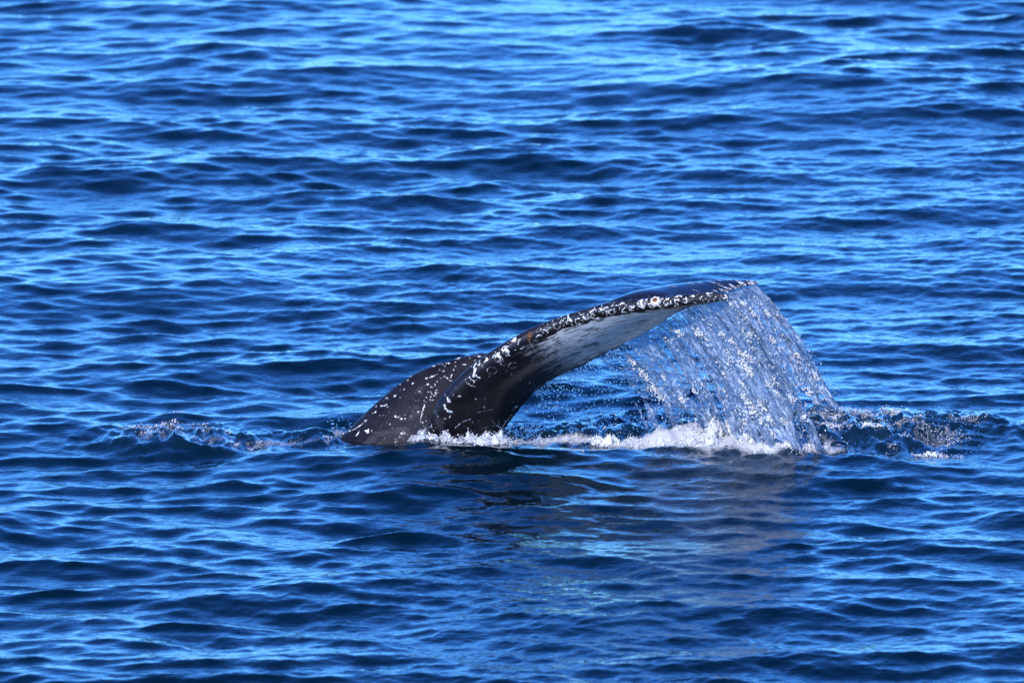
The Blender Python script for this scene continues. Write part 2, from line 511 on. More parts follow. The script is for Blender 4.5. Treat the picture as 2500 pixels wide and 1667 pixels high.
def lobe_rings(spec, n, camber, flip):
    LE = catmull([at_y(*s[0], s[1]) for s in spec], n)
    TE = catmull([at_y(*s[2], s[3]) for s in spec], n)
    th = catmull([[s[4]] for s in spec], n)[:, 0]
    T = np.gradient((LE + TE) / 2, axis=0)
    rings = []
    m = 18
    for i in range(n):
        ch = TE[i] - LE[i]
        c = np.linalg.norm(ch)
        nrm = np.cross(ch, T[i]); nrm /= np.linalg.norm(nrm) + 1e-9
        nrm *= flip
        half = th[i] / 2
        up, dn = [], []
        for j in range(m + 1):
            u = j / m
            v = u * u * (1.6 - 0.6 * u)          # dense at the leading edge
            w = 1.48 * (math.sqrt(max(v, 0)) - v) * 1.15 + 0.09 * (1 - v) * math.sqrt(v) + 0.07 * math.sqrt(max(0, 1 - v)) * (v > 0)
            p = LE[i] + ch * v + nrm * (camber * c * math.sin(math.pi * v))
            k = half * w * 1.55
            up.append(p + nrm * k); dn.append(p - nrm * k)
        rings.append(up + dn[1:-1][::-1])
    return rings, LE, TE

def build_body():
    bm = bmesh.new()
    n = 44
    D = catmull([at_y(*s[0], s[2]) for s in STOCK], n)
    V = catmull([at_y(*s[1], s[2] + 0.06) for s in STOCK], n)
    W = catmull([[s[3]] for s in STOCK], n)[:, 0]
    lat = np.array([0.10, -0.99, 0.05])
    rings = []
    for i in range(n):
        mid = D[i] * 0.45 + V[i] * 0.55
        r = []
        for j in range(36):
            a = 2 * math.pi * j / 36
            c, s = math.cos(a), math.sin(a)
            e = D[i] - mid if c > 0 else mid - V[i]
            r.append(mid + e * c + lat * W[i] * math.copysign(abs(s) ** 1.15, s))
        rings.append(r)
    loft(bm, rings)
    near, LE, TE = lobe_rings(NEAR, 70, 0.03, 1)
    loft(bm, near)
    far, LF, TF = lobe_rings(FARL, 50, 0.03, 1)
    loft(bm, far)
    bmesh.ops.recalc_face_normals(bm, faces=bm.faces)
    me = bpy.data.meshes.new('body')
    bm.to_mesh(me); bm.free()
    o = bpy.data.objects.new('body', me)
    C.objects.link(o)
    rm = o.modifiers.new('remesh', 'REMESH'); rm.mode = 'VOXEL'; rm.voxel_size = 0.0080; rm.use_smooth_shade = True
    sm = o.modifiers.new('smooth', 'SMOOTH'); sm.factor = 0.5; sm.iterations = 7
    dg = bpy.context.evaluated_depsgraph_get()
    ev = bpy.data.meshes.new_from_object(o.evaluated_get(dg))
    o.modifiers.clear()
    o.data = ev; ev.name = 'body'
    bpy.data.meshes.remove(me)
    bm = bmesh.new(); bm.from_mesh(ev)                       # nothing is seen deep under water
    bmesh.ops.delete(bm, geom=[v for v in bm.verts if v.co.z < -0.25], context='VERTS')
    bm.to_mesh(ev); bm.free()
    ev.materials.append(M_SKIN)
    ev.polygons.foreach_set('use_smooth', np.full(len(ev.polygons), True))
    return o, LE, TE, LF, TF

body, LE, TE, LF, TF = build_body()
me = body.data
nv = len(me.vertices)
co = np.empty(nv * 3, np.float32); me.vertices.foreach_get('co', co); co = co.reshape(-1, 3).astype(float)
no = np.empty(nv * 3, np.float32); me.vertices.foreach_get('normal', no); no = no.reshape(-1, 3).astype(float)
bvh = BVHTree.FromPolygons([tuple(v) for v in co], [tuple(p.vertices) for p in me.polygons])

def hit(px, py):
    d = ray(px, py)
    loc, nn, _, _ = bvh.ray_cast(Vector(cam_pos), Vector(d).normalized())
    return (None, None) if loc is None else (np.array(loc), np.array(nn))

def polyline_dist(P, L):
    """(distance, parameter 0..1) from points P to polyline L"""
    best = np.full(len(P), 1e9); par = np.zeros(len(P))
    for i in range(len(L) - 1):
        a, b = L[i], L[i + 1]
        ab = b - a
        t = np.clip(((P - a) @ ab) / (ab @ ab + 1e-12), 0, 1)
        d = np.linalg.norm(P - a - t[:, None] * ab, axis=1)
        m = d < best
        best[m] = d[m]; par[m] = (i + t[m]) / (len(L) - 1)
    return best, par

scar = np.zeros(nv); smudge = np.zeros(nv); relief = np.zeros(nv)

def local(px, py, ang, reach):
    p, n = hit(px, py)
    if p is None: return None
    ids = np.where(((co - p) ** 2).sum(1) < reach * reach)[0]
    ids = ids[(no[ids] @ n) > 0.1]
    e1 = RIGHT * math.cos(ang) - UP * math.sin(ang)
    e1 = e1 - n * (e1 @ n); e1 /= np.linalg.norm(e1)
    e2 = np.cross(n, e1)
    q = co[ids] - p
    return ids, q @ e1, q @ e2

def spot(px, py, a, b=None, ang=0.0, amp=0.75, arr=None):
    b = b or a
    A, B = a * 0.0026, b * 0.0026
    r = local(px, py, ang, max(A, B) * 1.8 + 0.01)
    if r is None: return
    ids, u, v = r
    d = np.sqrt((u / A) ** 2 + (v / B) ** 2)
    d = d * (1 + 0.75 * NZ2(u / A * 1.3 + px, v / B * 1.3 + py))
    t = amp * (1 - sstep(0.6, 1.35, d))
    arr = scar if arr is None else arr
    arr[ids] = np.maximum(arr[ids], t)

def arc(px, py, rad, w, a0, a1, ang=0.0, squash=1.0, amp=0.62):
    w *= 0.72
    Rr, Wd = rad * 0.003, w * 0.003
    r = local(px, py, ang, Rr * 1.3 + Wd * 3)
    if r is None: return
    ids, u, v = r
    v = v / squash
    th = np.degrees(np.arctan2(v, u)) % 360
    inside = ((th - a0) % 360) < (a1 - a0)
    d = np.abs(np.hypot(u, v) - Rr)
    t = amp * (1 - sstep(0.6, 1.5, d / Wd)) * inside
    scar[ids] = np.maximum(scar[ids], t)

def streak(px, py, qx, qy, w, amp=0.72, bow=0.0):
    n = max(3, int(math.hypot(qx - px, qy - py) / (w * 1.1)) + 1)
    L = math.hypot(qx - px, qy - py)
    for i in range(n):
        t = i / (n - 1)
        bx = bow * math.sin(math.pi * t)
        k = w * (0.45 + 0.55 * math.sin(math.pi * min(1, 0.15 + t * 0.8)))
        spot(px + (qx - px) * t - (qy - py) / L * bx, py + (qy - py) * t + (qx - px) / L * bx, k, amp=amp)

# --- marks copied from the photograph (photo pixels -> points on the skin)
# stock: zoom 1 coordinates /3.137 + (780, 650)
def z1(x, y): return 780 + x / 3.137, 650 + y / 3.137
for x, y, r in [(650, 940, 3), (580, 992, 4), (714, 900, 4), (676, 874, 2.6), (828, 905, 4), (856, 922, 3), (884, 906, 2.5), (820, 860, 3), (925, 858, 3),
                (980, 855, 3), (1008, 850, 2.6), (960, 845, 2.2), (1012, 832, 2.4), (948, 802, 3), (920, 795, 2.6), (1046, 766, 3.2), (1030, 790, 3), (1100, 752, 3),
                (875, 765, 5), (765, 812, 2.5), (1068, 704, 5), (1115, 755, 2.2), (1186, 722, 3), (900, 948, 3), (890, 970, 3.4), (862, 980, 3), (852, 1000, 3),
                (868, 1024, 3), (822, 1005, 2.4), (835, 962, 2.4), (832, 938, 2.2), (850, 960, 2.2), (880, 990, 2.2), (908, 968, 2), (845, 1020, 2.2), (820, 1040, 2),
                (435, 1076, 3), (430, 1118, 4.6), (580, 1150, 3.4), (628, 1170, 4), (648, 1142, 2.2), (655, 1166, 2), (760, 1115, 4), (790, 1196, 3), (820, 1182, 3),
                (370, 1262, 5.5), (632, 1278, 3), (652, 1276, 2.6), (500, 1318, 2.4), (860, 1230, 5), (540, 1210, 2.4), (700, 845, 2.2), (620, 905, 2), (540, 965, 2.4),
                (905, 880, 2), (1000, 870, 2), (770, 960, 1.8), (720, 1010, 1.6), (690, 1080, 1.6), (520, 1080, 1.6), (480, 1180, 1.6), (560, 1240, 1.8),
                (1040, 735, 2.6), (990, 745, 3.5), (960, 765, 2.4), (1150, 700, 2.2), (1225, 688, 3), (1000, 1148, 3), (960, 1165, 3.4), (1196, 1015, 4),
                (1075, 995, 4), (1185, 878, 3.4), (1160, 870, 2), (1500, 1078, 7), (1300, 845, 2)]:
    spot(*z1(x, y), r * random.uniform(0.8, 1.1), r * random.uniform(0.6, 1.0), random.uniform(0, 3))
for a in [(505, 1015, 530, 1020, 3.2, -2), (472, 1070, 515, 1058, 2.8, 2), (190, 1275, 350, 1190, 1.8, 4), (285, 1300, 305, 1260, 2.6, 0), (350, 1190, 362, 1175, 2.6, 0),
          (775, 1190, 812, 1040, 1.9, -2), (845, 855, 900, 828, 1.8, 0), (905, 750, 985, 740, 1.3, 2), (1190, 690, 1250, 690, 1.6, 0), (600, 1160, 625, 1135, 1.3, 0),
          (955, 1060, 985, 1105, 2.4, 2), (980, 1000, 1000, 1045, 2.6, 2), (985, 1110, 1020, 1115, 3.4, 0), (1120, 885, 1190, 920, 1.8, 2), (1040, 1235, 1080, 1200, 1.8, 0),
          (1090, 1190, 1180, 1160, 1.2, 0), (1200, 1120, 1380, 1080, 1.0, 0), (1325, 1190, 1375, 1232, 2.2, 0), (1420, 1110, 1500, 1095, 1.2, 0), (1400, 1230, 1470, 1130, 1.4, 0)]:
    streak(*z1(a[0], a[1]), *z1(a[2], a[3]), a[4], bow=a[5])
for x, y, r, w, a0, a1 in [(1320, 798, 12.5, 1.6, 0, 360), (1480, 758, 11, 1.7, 40, 360), (1410, 740, 9, 1.3, 90, 330), (1440, 650, 14, 2.0, 60, 330),
                           (1430, 660, 9, 2.2, 100, 320), (1365, 705, 12, 2.4, 0, 360), (1365, 705, 7, 2.0, 0, 360), (1075, 1000, 5, 1.2, 0, 300)]:
    arc(*z1(x, y), r, w, a0, a1, squash=0.75, ang=0.4)
for x, y, a, b, g in [(1190, 795, 15, 6, -1.2), (1215, 848, 8, 3, 0.7), (1280, 715, 9, 4, -1.1), (1245, 762, 5, 2, -1.2), (1435, 645, 12, 4.5, 1.0), (1370, 690, 11, 5, 0.9),
                      (1520, 592, 5, 2.2, -1.3), (1490, 565, 12, 2.6, -0.65), (1550, 628, 6, 1.4, -0.3), (1500, 640, 4, 1.2, 0)]:
    spot(*z1(x, y), a, b, g)
for x, y, a, b in [(390, 1340, 22, 10), (480, 1275, 26, 8), (720, 1130, 10, 16), (770, 945, 12, 10), (650, 1250, 20, 12), (905, 1190, 14, 20)]:
    spot(*z1(x, y), a, b, 0, 0.5, smudge)

# leading edge of the near lobe: crowded curls and rings
def edge_at(L, t):
    f = t * (len(L) - 1); i = int(min(f, len(L) - 2)); return L[i] + (L[i + 1] - L[i]) * (f - i)
def z2(x, y): return 1250 + x / 3.618, 650 + y / 3.618
for x, y, r, w, a0, a1 in [(415, 525, 13, 3.2, 120, 350), (430, 500, 8, 2.6, 0, 250), (515, 475, 13, 3.4, 60, 330), (600, 490, 15, 3.6, 60, 350), (620, 470, 8, 3, 0, 300),
                           (735, 440, 14, 3.4, 90, 360), (740, 455, 8, 2.8, 0, 360), (830, 395, 12, 3.2, 20, 300), (890, 405, 14, 3.6, 90, 350), (905, 400, 8, 3, 60, 300),
                           (985, 390, 9, 3, 60, 320), (1060, 370, 12, 4, 0, 330), (1150, 345, 11, 3.4, 60, 330), (1190, 330, 9, 3, 100, 300), (1440, 300, 9, 2, 200, 360),
                           (330, 570, 8, 2.6, 60, 330), (295, 575, 6, 2.4, 0, 300), (250, 610, 7, 2.6, 0, 300), (345, 550, 7, 2.4, 0, 300)]:
    qx, qy = z2(x, y)
    arc(qx + random.uniform(-5, 5), qy + random.uniform(-5, 6), r * random.uniform(0.6, 1.15), w * random.uniform(0.7, 1.2), a0 + random.uniform(-40, 40), a1 + random.uniform(-70, 0),
        squash=random.uniform(0.45, 0.85), ang=random.uniform(-0.9, 0.5), amp=random.uniform(0.45, 0.66))
for x, y, a, b, g in [(300, 565, 6, 3, 0.8), (250, 610, 5, 3, 0), (510, 470, 9, 4, 1.0), (640, 460, 8, 5, 0.6), (710, 455, 4, 3, 0), (755, 460, 6, 4, 0), (785, 375, 9, 3, 0.3),
                      (1065, 365, 8, 5, 0), (1150, 340, 8, 5, 0.6), (1040, 385, 5, 3, 0), (980, 400, 4, 6, 0), (1185, 300, 5, 3, 0.5), (1300, 350, 7, 4, 0), (700, 400, 10, 2.5, -0.3),
                      (970, 330, 9, 2, -0.2), (890, 350, 6, 2, -0.2), (1450, 295, 8, 1.4, 0.1), (1440, 300, 1.6, 6, 0.2), (1480, 262, 10, 1.6, 0), (1540, 320, 3, 2, 0), (1400, 330, 5, 1.6, -.4),
                      (1370, 290, 6, 1.6, -.3), (1530, 292, 5, 1.5, .4), (1590, 262, 5, 1.5, 0), (1880, 258, 5, 2, .5), (1880, 285, 8, 2, -0.1), (1740, 240, 7, 3, 0), (1450, 350, 4, 1.4, 0),
                      (55, 685, 5, 2, -1.3), (20, 640, 9, 2, -0.7)]:
    spot(*z2(x, y), a, b, g)
for i in range(125):
    t = random.triangular(0.40, 0.97, 0.62)
    px, py = to_px(edge_at(LE, t))
    px += random.uniform(-5, 5); py += random.uniform(-10, 24) * (1 - 0.35 * t)
    an = random.uniform(-1.9, 0.4); ln = random.uniform(4, 13)
    streak(px, py, px + ln * math.cos(an), py - ln * math.sin(an) * 0.7, random.uniform(0.9, 1.9), random.uniform(0.48, 0.68), random.uniform(-3, 3))
for i in range(80):
    t = random.uniform(0.42, 0.985)
    e = edge_at(LE, t)
    px, py = to_px(e)
    r = random.choice([1, 1, 1.3, 1.7, 2.4])
    spot(px + random.uniform(-6, 6), py + random.uniform(-12, 26) * (1 - 0.4 * t), r * random.uniform(1, 2), r * 0.7, random.uniform(-1.4, 0.3), 0.68)
# far lobe: top marks and the crusted tip
for x, y, a, b, g in [(1580, 157, 8, 2.6, 0), (1675, 152, 7, 2, 0), (1635, 220, 7, 2, 0), (1420, 182, 16, 1, 0.05), (1800, 125, 18, 1.1, 0.18), (1800, 152, 14, 1.2, 0.05), (1830, 170, 8, 1.6, 0),
                      (1930, 118, 14, 3, 0.1), (2020, 118, 12, 3, 0.3), (2020, 150, 12, 5, 0.3), (1950, 175, 12, 4, -0.2), (1900, 195, 9, 3, -.2), (2100, 130, 9, 4, .3), (2110, 155, 9, 3.4, -0.2),
                      (1850, 208, 9, 2, -.3), (1800, 222, 9, 2, -.3), (1760, 238, 8, 1.6, -.3), (2060, 175, 8, 3, -.2), (2075, 128, 6, 2, 0), (1985, 130, 6, 2, 0), (1895, 122, 9, 3, .1)]:
    spot(*z2(x, y), a, b, g)
for i in range(110):
    t = random.uniform(0.68, 0.995)
    px, py = to_px(edge_at(TF, t))
    r = random.choice([1, 1.2, 1.6])
    spot(px + random.uniform(-9, 6), py + random.uniform(-7, 4), r * 1.6, r, random.uniform(-.5, .5), 0.7)

# white underside of the near lobe, streaked with dark
dle, tle = polyline_dist(co, LE)
dte, tte = polyline_dist(co, TE)
chord = np.linalg.norm(TE - LE, axis=1)
chv = np.interp(tte, np.linspace(0, 1, len(chord)), chord)
T1 = np.gradient(LE, axis=0)
mid = (LE + TE) / 2
nu_ = np.cross(TE - LE, np.gradient(mid, axis=0)); nu_ /= np.linalg.norm(nu_, axis=1)[:, None]
if nu_[len(nu_) // 2] @ (-FWD) < 0: nu_ = -nu_
ni = nu_[np.clip((tte * (len(nu_) - 1)).astype(int), 0, len(nu_) - 1)]
under = sstep(-0.05, 0.25, (no * ni).sum(1)) * (np.minimum(dle, dte) < 0.5)
spx, spy = to_px(co)
along = tle
tail_n = NZ.fbm(tte * 46, dle * 40, 4, 0.6)
str_n = NZ2.fbm(tte * 22 + 3, dle * 75, 4, 0.6)
edge_le = sstep(0.082, 0.098, dle + 0.012 * tail_n)
edge_te = sstep(0.004, 0.024, dte - 0.028 * (1 - sstep(0.45, 0.62, tte)) + 0.007 * NZ.fbm(tte * 60, dte * 30, 3))
root = sstep(0.335, 0.50, tte + 0.085 * str_n + 0.02 * tail_n)
tipf = 1 - sstep(0.76, 0.83, tte)
belly = under * edge_le * edge_te * root * tipf
belly *= 1 - 0.8 * sstep(0.72, 0.98, str_n + 0.35 * (1 - tte))
belly *= np.clip(0.92 + 0.12 * NZ.fbm(tte * 24, dle * 90, 4, 0.6) - 0.4 * sstep(0.5, 0.95, NZ.fbm(tte * 60 + 7, dle * 260, 3, 0.7)), 0, 1)
# speckle everywhere
cell = NZ2.fbm(co[:, 0] * 60 + co[:, 2] * 35, co[:, 1] * 60 + co[:, 2] * 40, 2)
scar = np.maximum(scar, 0.62 * sstep(0.9, 1.15, cell) * (belly < 0.3))
attr(me, 'belly', np.clip(belly, 0, 1)); attr(me, 'scar', scar); attr(me, 'smudge', smudge)
wet = np.clip(sstep(1180, 1300, spx) + 0.6 * (1 - sstep(0.05, 0.2, dle)), 0, 1)
attr(me, 'wet', wet)
# crusted leading edges stand a little proud, tips are knobbly
crust = np.maximum(1 - sstep(0.03, 0.10, dle), 1 - sstep(0.02, 0.06, polyline_dist(co, TF[int(len(TF) * .55):])[0])) * sstep(0.35, 0.6, np.maximum(tle, (spx > 1700) * 1.0))
relief = sstep(0.35, 0.7, scar) * 0.0035 + crust * 0.0035 * NZ.fbm(co[:, 0] * 45, co[:, 2] * 45 + co[:, 1] * 45, 3)
me.vertices.foreach_set('co', (co + no * relief[:, None]).astype(np.float32).ravel())
me.update()

whale = bpy.data.objects.new('whale', None)
C.objects.link(whale)
base = at_y(1080, 1060, 0.1)
whale.location = (base[0], base[1], 0)
tag(whale, 'black whale tail arching out of the sea, white under the near fluke', 'whale')
bpy.context.view_layer.update()
def adopt(o):
    o.parent = whale
    o.matrix_parent_inverse = whale.matrix_world.inverted()
adopt(body)

# barnacles: ribbed cone with a mouth
def barnacle_mesh(name, mats, mouth):
    bm = bmesh.new()
    prof = [(1.0, 0.0), (0.93, 0.22), (0.78, 0.48), (0.60, 0.66), (0.46, 0.70), (0.36, 0.56), (0.30, 0.34)]
    k = 28
    prev = None
    for ri, (r, z) in enumerate(prof):
        cur = [bm.verts.new((r * math.cos(2 * math.pi * j / k) * (1 + (0.09 if j % 4 < 2 else -0.05) * (ri < 4)),
                             r * math.sin(2 * math.pi * j / k) * (1 + (0.09 if j % 4 < 2 else -0.05) * (ri < 4)), z)) for j in range(k)]
        if prev:
            for j in range(k):
                f = bm.faces.new((prev[j], prev[(j + 1) % k], cur[(j + 1) % k], cur[j]))
                f.material_index = 1 if ri >= 5 and mouth else 0
                f.smooth = True
        prev = cur
    f = bm.faces.new(prev); f.material_index = 1 if mouth else 0
    m = bpy.data.meshes.new(name)
    bm.to_mesh(m); bm.free()
    for x in mats: m.materials.append(x)
    return m
M_SHELL = mat_simple('barnacle shell', (0.82, 0.76, 0.66), 0.6, (0.62, 0.52, 0.40), 60)
M_MOUTH = mat_simple('barnacle mouth', (0.10, 0.035, 0.012), 0.5, (0.22, 0.08, 0.025), 80)
M_RUST = mat_simple('rusty barnacle', (0.15, 0.06, 0.012), 0.5, (0.02, 0.010, 0.006), 38)
b_white = barnacle_mesh('barnacle', [M_SHELL, M_MOUTH], True)
b_rust = barnacle_mesh('barnacle_rust', [M_RUST, M_MOUTH], True)
def put_barnacle(px, py, r, mesh, label=None, squash=0.8, tilt=None):
    p, n = hit(px, py)
    if p is None: return
    if tilt is not None:
        n = n + np.array(tilt); n /= np.linalg.norm(n)
    o = bpy.data.objects.new('barnacle', mesh)
    C.objects.link(o)
    o.location = p - n * 0.004
    o.rotation_euler = Vector(n).to_track_quat('Z', 'Y').to_euler()
    s = r * 0.003
    o.scale = (s, s, s * squash)
    if label: o['label'] = label
    adopt(o)
put_barnacle(*z2(1268, 310), 13.5, b_white, 'large white barnacle with a brown mouth', 0.9, (0, -0.2, 0.35))
put_barnacle(*z2(158, 612), 8.0, b_rust, 'rusty orange brown barnacle', 0.8)
put_barnacle(*z2(152, 640), 6.0, b_rust, 'rusty orange brown barnacle', 0.7)
put_barnacle(*z2(162, 592), 5.5, b_rust, 'rusty orange brown barnacle', 0.7)
for x, y, r in [(2128, 148, 5), (2095, 152, 4.5), (2060, 160, 4.5), (2020, 172, 4), (1975, 185, 4.2), (1930, 198, 4), (1890, 212, 3.8), (1850, 222, 3.6), (1890, 270, 4), (1860, 262, 3.4),
                ]:
    put_barnacle(*z2(x, y), r, b_white, None, 0.7)

# ------------------------------------------------------------------ many small drops in one mesh
def icosphere(sub):
    bm = bmesh.new()
    bmesh.ops.create_icosphere(bm, subdivisions=sub, radius=1)
    bm.verts.ensure_lookup_table()
    v = np.array([x.co[:] for x in bm.verts]); f = np.array([[y.index for y in x.verts] for x in bm.faces])
    bm.free()
    return v, f
ICO1, ICO2 = icosphere(1), icosphere(2)

def scatter(name, pos, rad, mat, stretch=None, ico=ICO1, rough=0.0):
    """pos (n,3), rad (n,), stretch (n,3): vector along which each drop is drawn out"""
    pos = np.asarray(pos); rad = np.asarray(rad)
    v, f = ico
    n = len(pos)
    q = rng.standard_normal((n, 4)); q /= np.linalg.norm(q, axis=1)[:, None]
    a, b, c, d = q.T
    Rm = np.stack([1 - 2 * (c * c + d * d), 2 * (b * c - a * d), 2 * (b * d + a * c), 2 * (b * c + a * d), 1 - 2 * (b * b + d * d), 2 * (c * d - a * b),
                   2 * (b * d - a * c), 2 * (c * d + a * b), 1 - 2 * (b * b + c * c)], 1).reshape(n, 3, 3)
    vv = np.einsum('nij,kj->nki', Rm, v)
    if rough: vv = vv * (1 + rough * rng.uniform(-1, 1, (n, len(v), 1)))
    vv = vv * rad[:, None, None]
    if stretch is not None:
        s = np.asarray(stretch); m = np.linalg.norm(s, axis=1); d = s / (m[:, None] + 1e-9)
        proj = np.einsum('nki,ni->nk', vv, d)
        vv = vv + proj[..., None] * d[:, None, :] * m[:, None, None]
    vv = vv + pos[:, None, :]
    ff = f[None] + (np.arange(n) * len(v))[:, None, None]
    return vv.reshape(-1, 3), ff.reshape(-1, f.shape[1])

def build_scatter(name, parts, mat, label):
    V, F, off = [], [], 0
    for v, f in parts:
        V.append(v); F.append(f + off); off += len(v)
    o = mesh_np(name, np.concatenate(V), np.concatenate(F), mat)
    tag(o, label, kind='stuff')
    return o

# ------------------------------------------------------------------ falling water
G = np.array([0, 0, -9.8])
def fall(P0, v0, t):
    return P0 + v0 * t[..., None] + 0.5 * G * (t ** 2)[..., None]

def curtain(edge, vel, dens, nu, nt, seed):
    """sheet pouring off an edge; returns verts, faces, aeration, thickness"""
    nz = Noise(seed)
    E = catmull(edge, nu)
    Vv = catmull(vel, nu)
    dn = catmull([[d] for d in dens], nu)[:, 0]
    z0 = E[:, 2] + 0.08
    T = (Vv[:, 2] + np.sqrt(Vv[:, 2] ** 2 + 2 * 9.8 * np.maximum(z0, 0.05))) / 9.8
    s = np.linspace(0, 1, nt) ** 0.85
    tt = T[:, None] * s[None, :]
    P = fall(E[:, None, :], Vv[:, None, :], tt)
    ui = np.arange(nu)[:, None] * np.ones((1, nt)); si = s[None, :] * np.ones((nu, 1))
    um = ui / nu
    L = np.linalg.norm(np.diff(E, axis=0), axis=1).sum()
    um = um * L
    # folds along the flow, growing with the fall
    fold = nz.fbm(um * 9, si * 1.2, 3) * 0.09 * si + nz.fbm(um * 30 + si * 2, si * 4, 3) * 0.02 * (0.25 + si)
    fold2 = nz.fbm(um * 60 + 9, si * 22, 3, 0.6) * 0.007 * (0.3 + si)
    P[..., 1] += fold + fold2
    P[..., 0] += nz.fbm(um * 14 + 40, si * 2 + 7, 3) * 0.04 * si + fold2
    P[..., 2] += nz.fbm(um * 30 + 80, si * 14, 2) * 0.010 * si
    fine0 = nz.fbm(um * 110 + 5, si * 40 + 2, 2)
    hole = nz.fbm(um * 22, si * 2.4 + 30, 4, 0.6) * 0.7 + nz.fbm(um * 70, si * 16 + 60, 2) * 0.35
    keep = hole + dn[:, None] * (1.55 - 1.45 * si ** 3) - 0.3 + 0.12 * fine0 > 0
    stre = 0.7 * nz.fbm(um * 24 + 11, si * 6.5, 4, 0.6) + 0.5 * nz.fbm(um * 5 + 3, si * 2.2 + 8, 2)
    fine = nz.fbm(um * 85 + 31 + si * 3, si * 40, 3, 0.75)
    aer = 0.07 + 0.16 * dn[:, None] + 0.13 * stre + 0.12 * fine + 0.06 * si
    aer = aer + 0.80 * sstep(0.40, 0.62, 0.42 * stre + 0.75 * fine + 0.25 * (dn[:, None] - 0.6))
    aer = np.clip(aer, 0.03, 0.96)
    thick = np.clip(0.5 + 0.6 * nz.fbm(um * 34 + 21, si * 9, 3, 0.6), 0.08, 1)
    idx = np.arange(nu * nt).reshape(nu, nt)
    f = np.stack([idx[:-1, :-1], idx[1:, :-1], idx[1:, 1:], idx[:-1, 1:]], -1)
    kf = keep[:-1, :-1] & keep[1:, 1:]
    f = f[kf]
    used = np.unique(f)
    rem = np.full(nu * nt, -1); rem[used] = np.arange(len(used))
    return P.reshape(-1, 3)[used], rem[f], aer.ravel()[used], thick.ravel()[used]

te = lambda t: edge_at(TE, t)
tf = lambda t: edge_at(TF, t)
near_t = [0.48, 0.54, 0.60, 0.66, 0.72, 0.78, 0.84, 0.90, 0.96, 0.999]
near_e = [te(t) - np.array([0, -0.008, 0.008]) for t in near_t]
near_v = [(1.7, 1.2, -1.9), (1.75, 1.2, -2.0), (1.8, 1.1, -2.1), (1.85, 1.0, -2.2), (1.9, 0.9, -2.2), (2.0, 0.8, -2.3), (2.1, 0.6, -2.4), (2.2, 0.5, -2.4), (2.25, 0.35, -2.4), (2.25, 0.3, -2.4)]
near_d = [0.06, 0.30, 0.42, 0.52, 0.62, 0.70, 0.78, 0.8, 0.75, 0.6]
far_t = [0.30, 0.42, 0.54, 0.66, 0.78, 0.88, 0.94, 0.975]
far_e = [tf(t) - np.array([0, -0.01, 0.014]) for t in far_t]
far_v = [(1.95, -0.1, -2.4)] * 3 + [(2.1, -0.05, -2.4)] * 2 + [(2.25, 0.0, -2.3), (2.3, 0.0, -2.3), (2.3, 0.0, -2.2)]
far_d = [0.6, 0.64, 0.66, 0.68, 0.7, 0.74, 0.8, 0.7]
Vs, Fs, As, Ts, off = [], [], [], [], 0
for args in ((near_e, near_v, near_d, 300, 220, 41), (far_e, far_v, far_d, 270, 220, 57)):
    v, f, a, t = curtain(*args)
    Vs.append(v); Fs.append(f + off); As.append(a); Ts.append(t); off += len(v)
cur = mesh_np('falling_water', np.concatenate(Vs), np.concatenate(Fs), M_CURT)
attr(cur.data, 'aerated', np.concatenate(As))
vg = cur.vertex_groups.new(name='thick')
tq = np.round(np.concatenate(Ts) * 20).astype(int)
for k in np.unique(tq):
    vg.add(np.where(tq == k)[0].tolist(), float(k) / 20, 'REPLACE')
so = cur.modifiers.new('thickness', 'SOLIDIFY'); so.thickness = 0.010; so.offset = 0; so.vertex_group = 'thick'; so.thickness_vertex_group = 0.15
tag(cur, 'sheet of clear and white water pouring off the raised whale fluke', 'falling water', kind='stuff')

# clots of white water at the places where the photograph shows them
cbvh = BVHTree.FromPolygons([tuple(v) for v in np.concatenate(Vs)], [tuple(int(i) for i in f) for f in np.concatenate(Fs)])
def z3(x, y): return 1250 + x / 2.767, 850 + y / 2.767
CLOTS = [z2(*q) + (k,) for q, k in [((1060, 850), 10), ((1150, 940), 13), ((1180, 980), 11), ((1250, 1070), 15), ((1270, 1090), 10), ((1320, 1145), 13), ((1590, 420), 8), ((1680, 610), 11),
         ((1640, 590), 8), ((1860, 600), 8), ((1960, 680), 8), ((2030, 780), 10), ((2080, 900), 10), ((2100, 935), 11), ((2050, 1150), 10), ((2220, 1230), 12), ((2250, 420), 8),
         ((2300, 660), 9), ((2120, 400), 8), ((2040, 330), 7), ((2110, 600), 7), ((1880, 950), 7), ((1400, 540), 7), ((1450, 560), 8), ((1480, 590), 7), ((1930, 330), 6), ((1340, 980), 6)]]
CLOTS += [z3(*q) + (k,) for q, k in [((1600, 60), 9), ((1560, 100), 10), ((1605, 160), 9), ((1560, 250), 7), ((1610, 370), 11), ((1650, 420), 11), ((1700, 400), 10), ((1740, 480), 10), ((1755, 560), 9),
          ((1980, 280), 13), ((2010, 300), 10), ((1890, 340), 8), ((1840, 490), 9), ((1940, 500), 10), ((1970, 470), 8), ((1740, 250), 7), ((1800, 310), 7), ((1150, 345), 7), ((1240, 290), 7),
          ((1440, 290), 6), ((2080, 590), 9), ((1690, 500), 8), ((1620, 430), 8), ((1930, 45), 7), ((2090, 350), 8)]]
clot_parts = []
FLOW = np.array([0.60, 0.15, -0.78])
for px, py, k in CLOTS:
    h = cbvh.ray_cast(Vector(cam_pos), Vector(ray(px, py)).normalized())[0]
    if h is None: continue
    m = int(5 * k)
    pp = np.array(h) + rng.standard_normal((m, 3)) * k * 0.0011 + FLOW * rng.standard_normal((m, 1)) * k * 0.0024
    pp[:, 1] -= 0.012
    clot_parts.append((pp, rng.uniform(0.0022, 0.0075, m)))

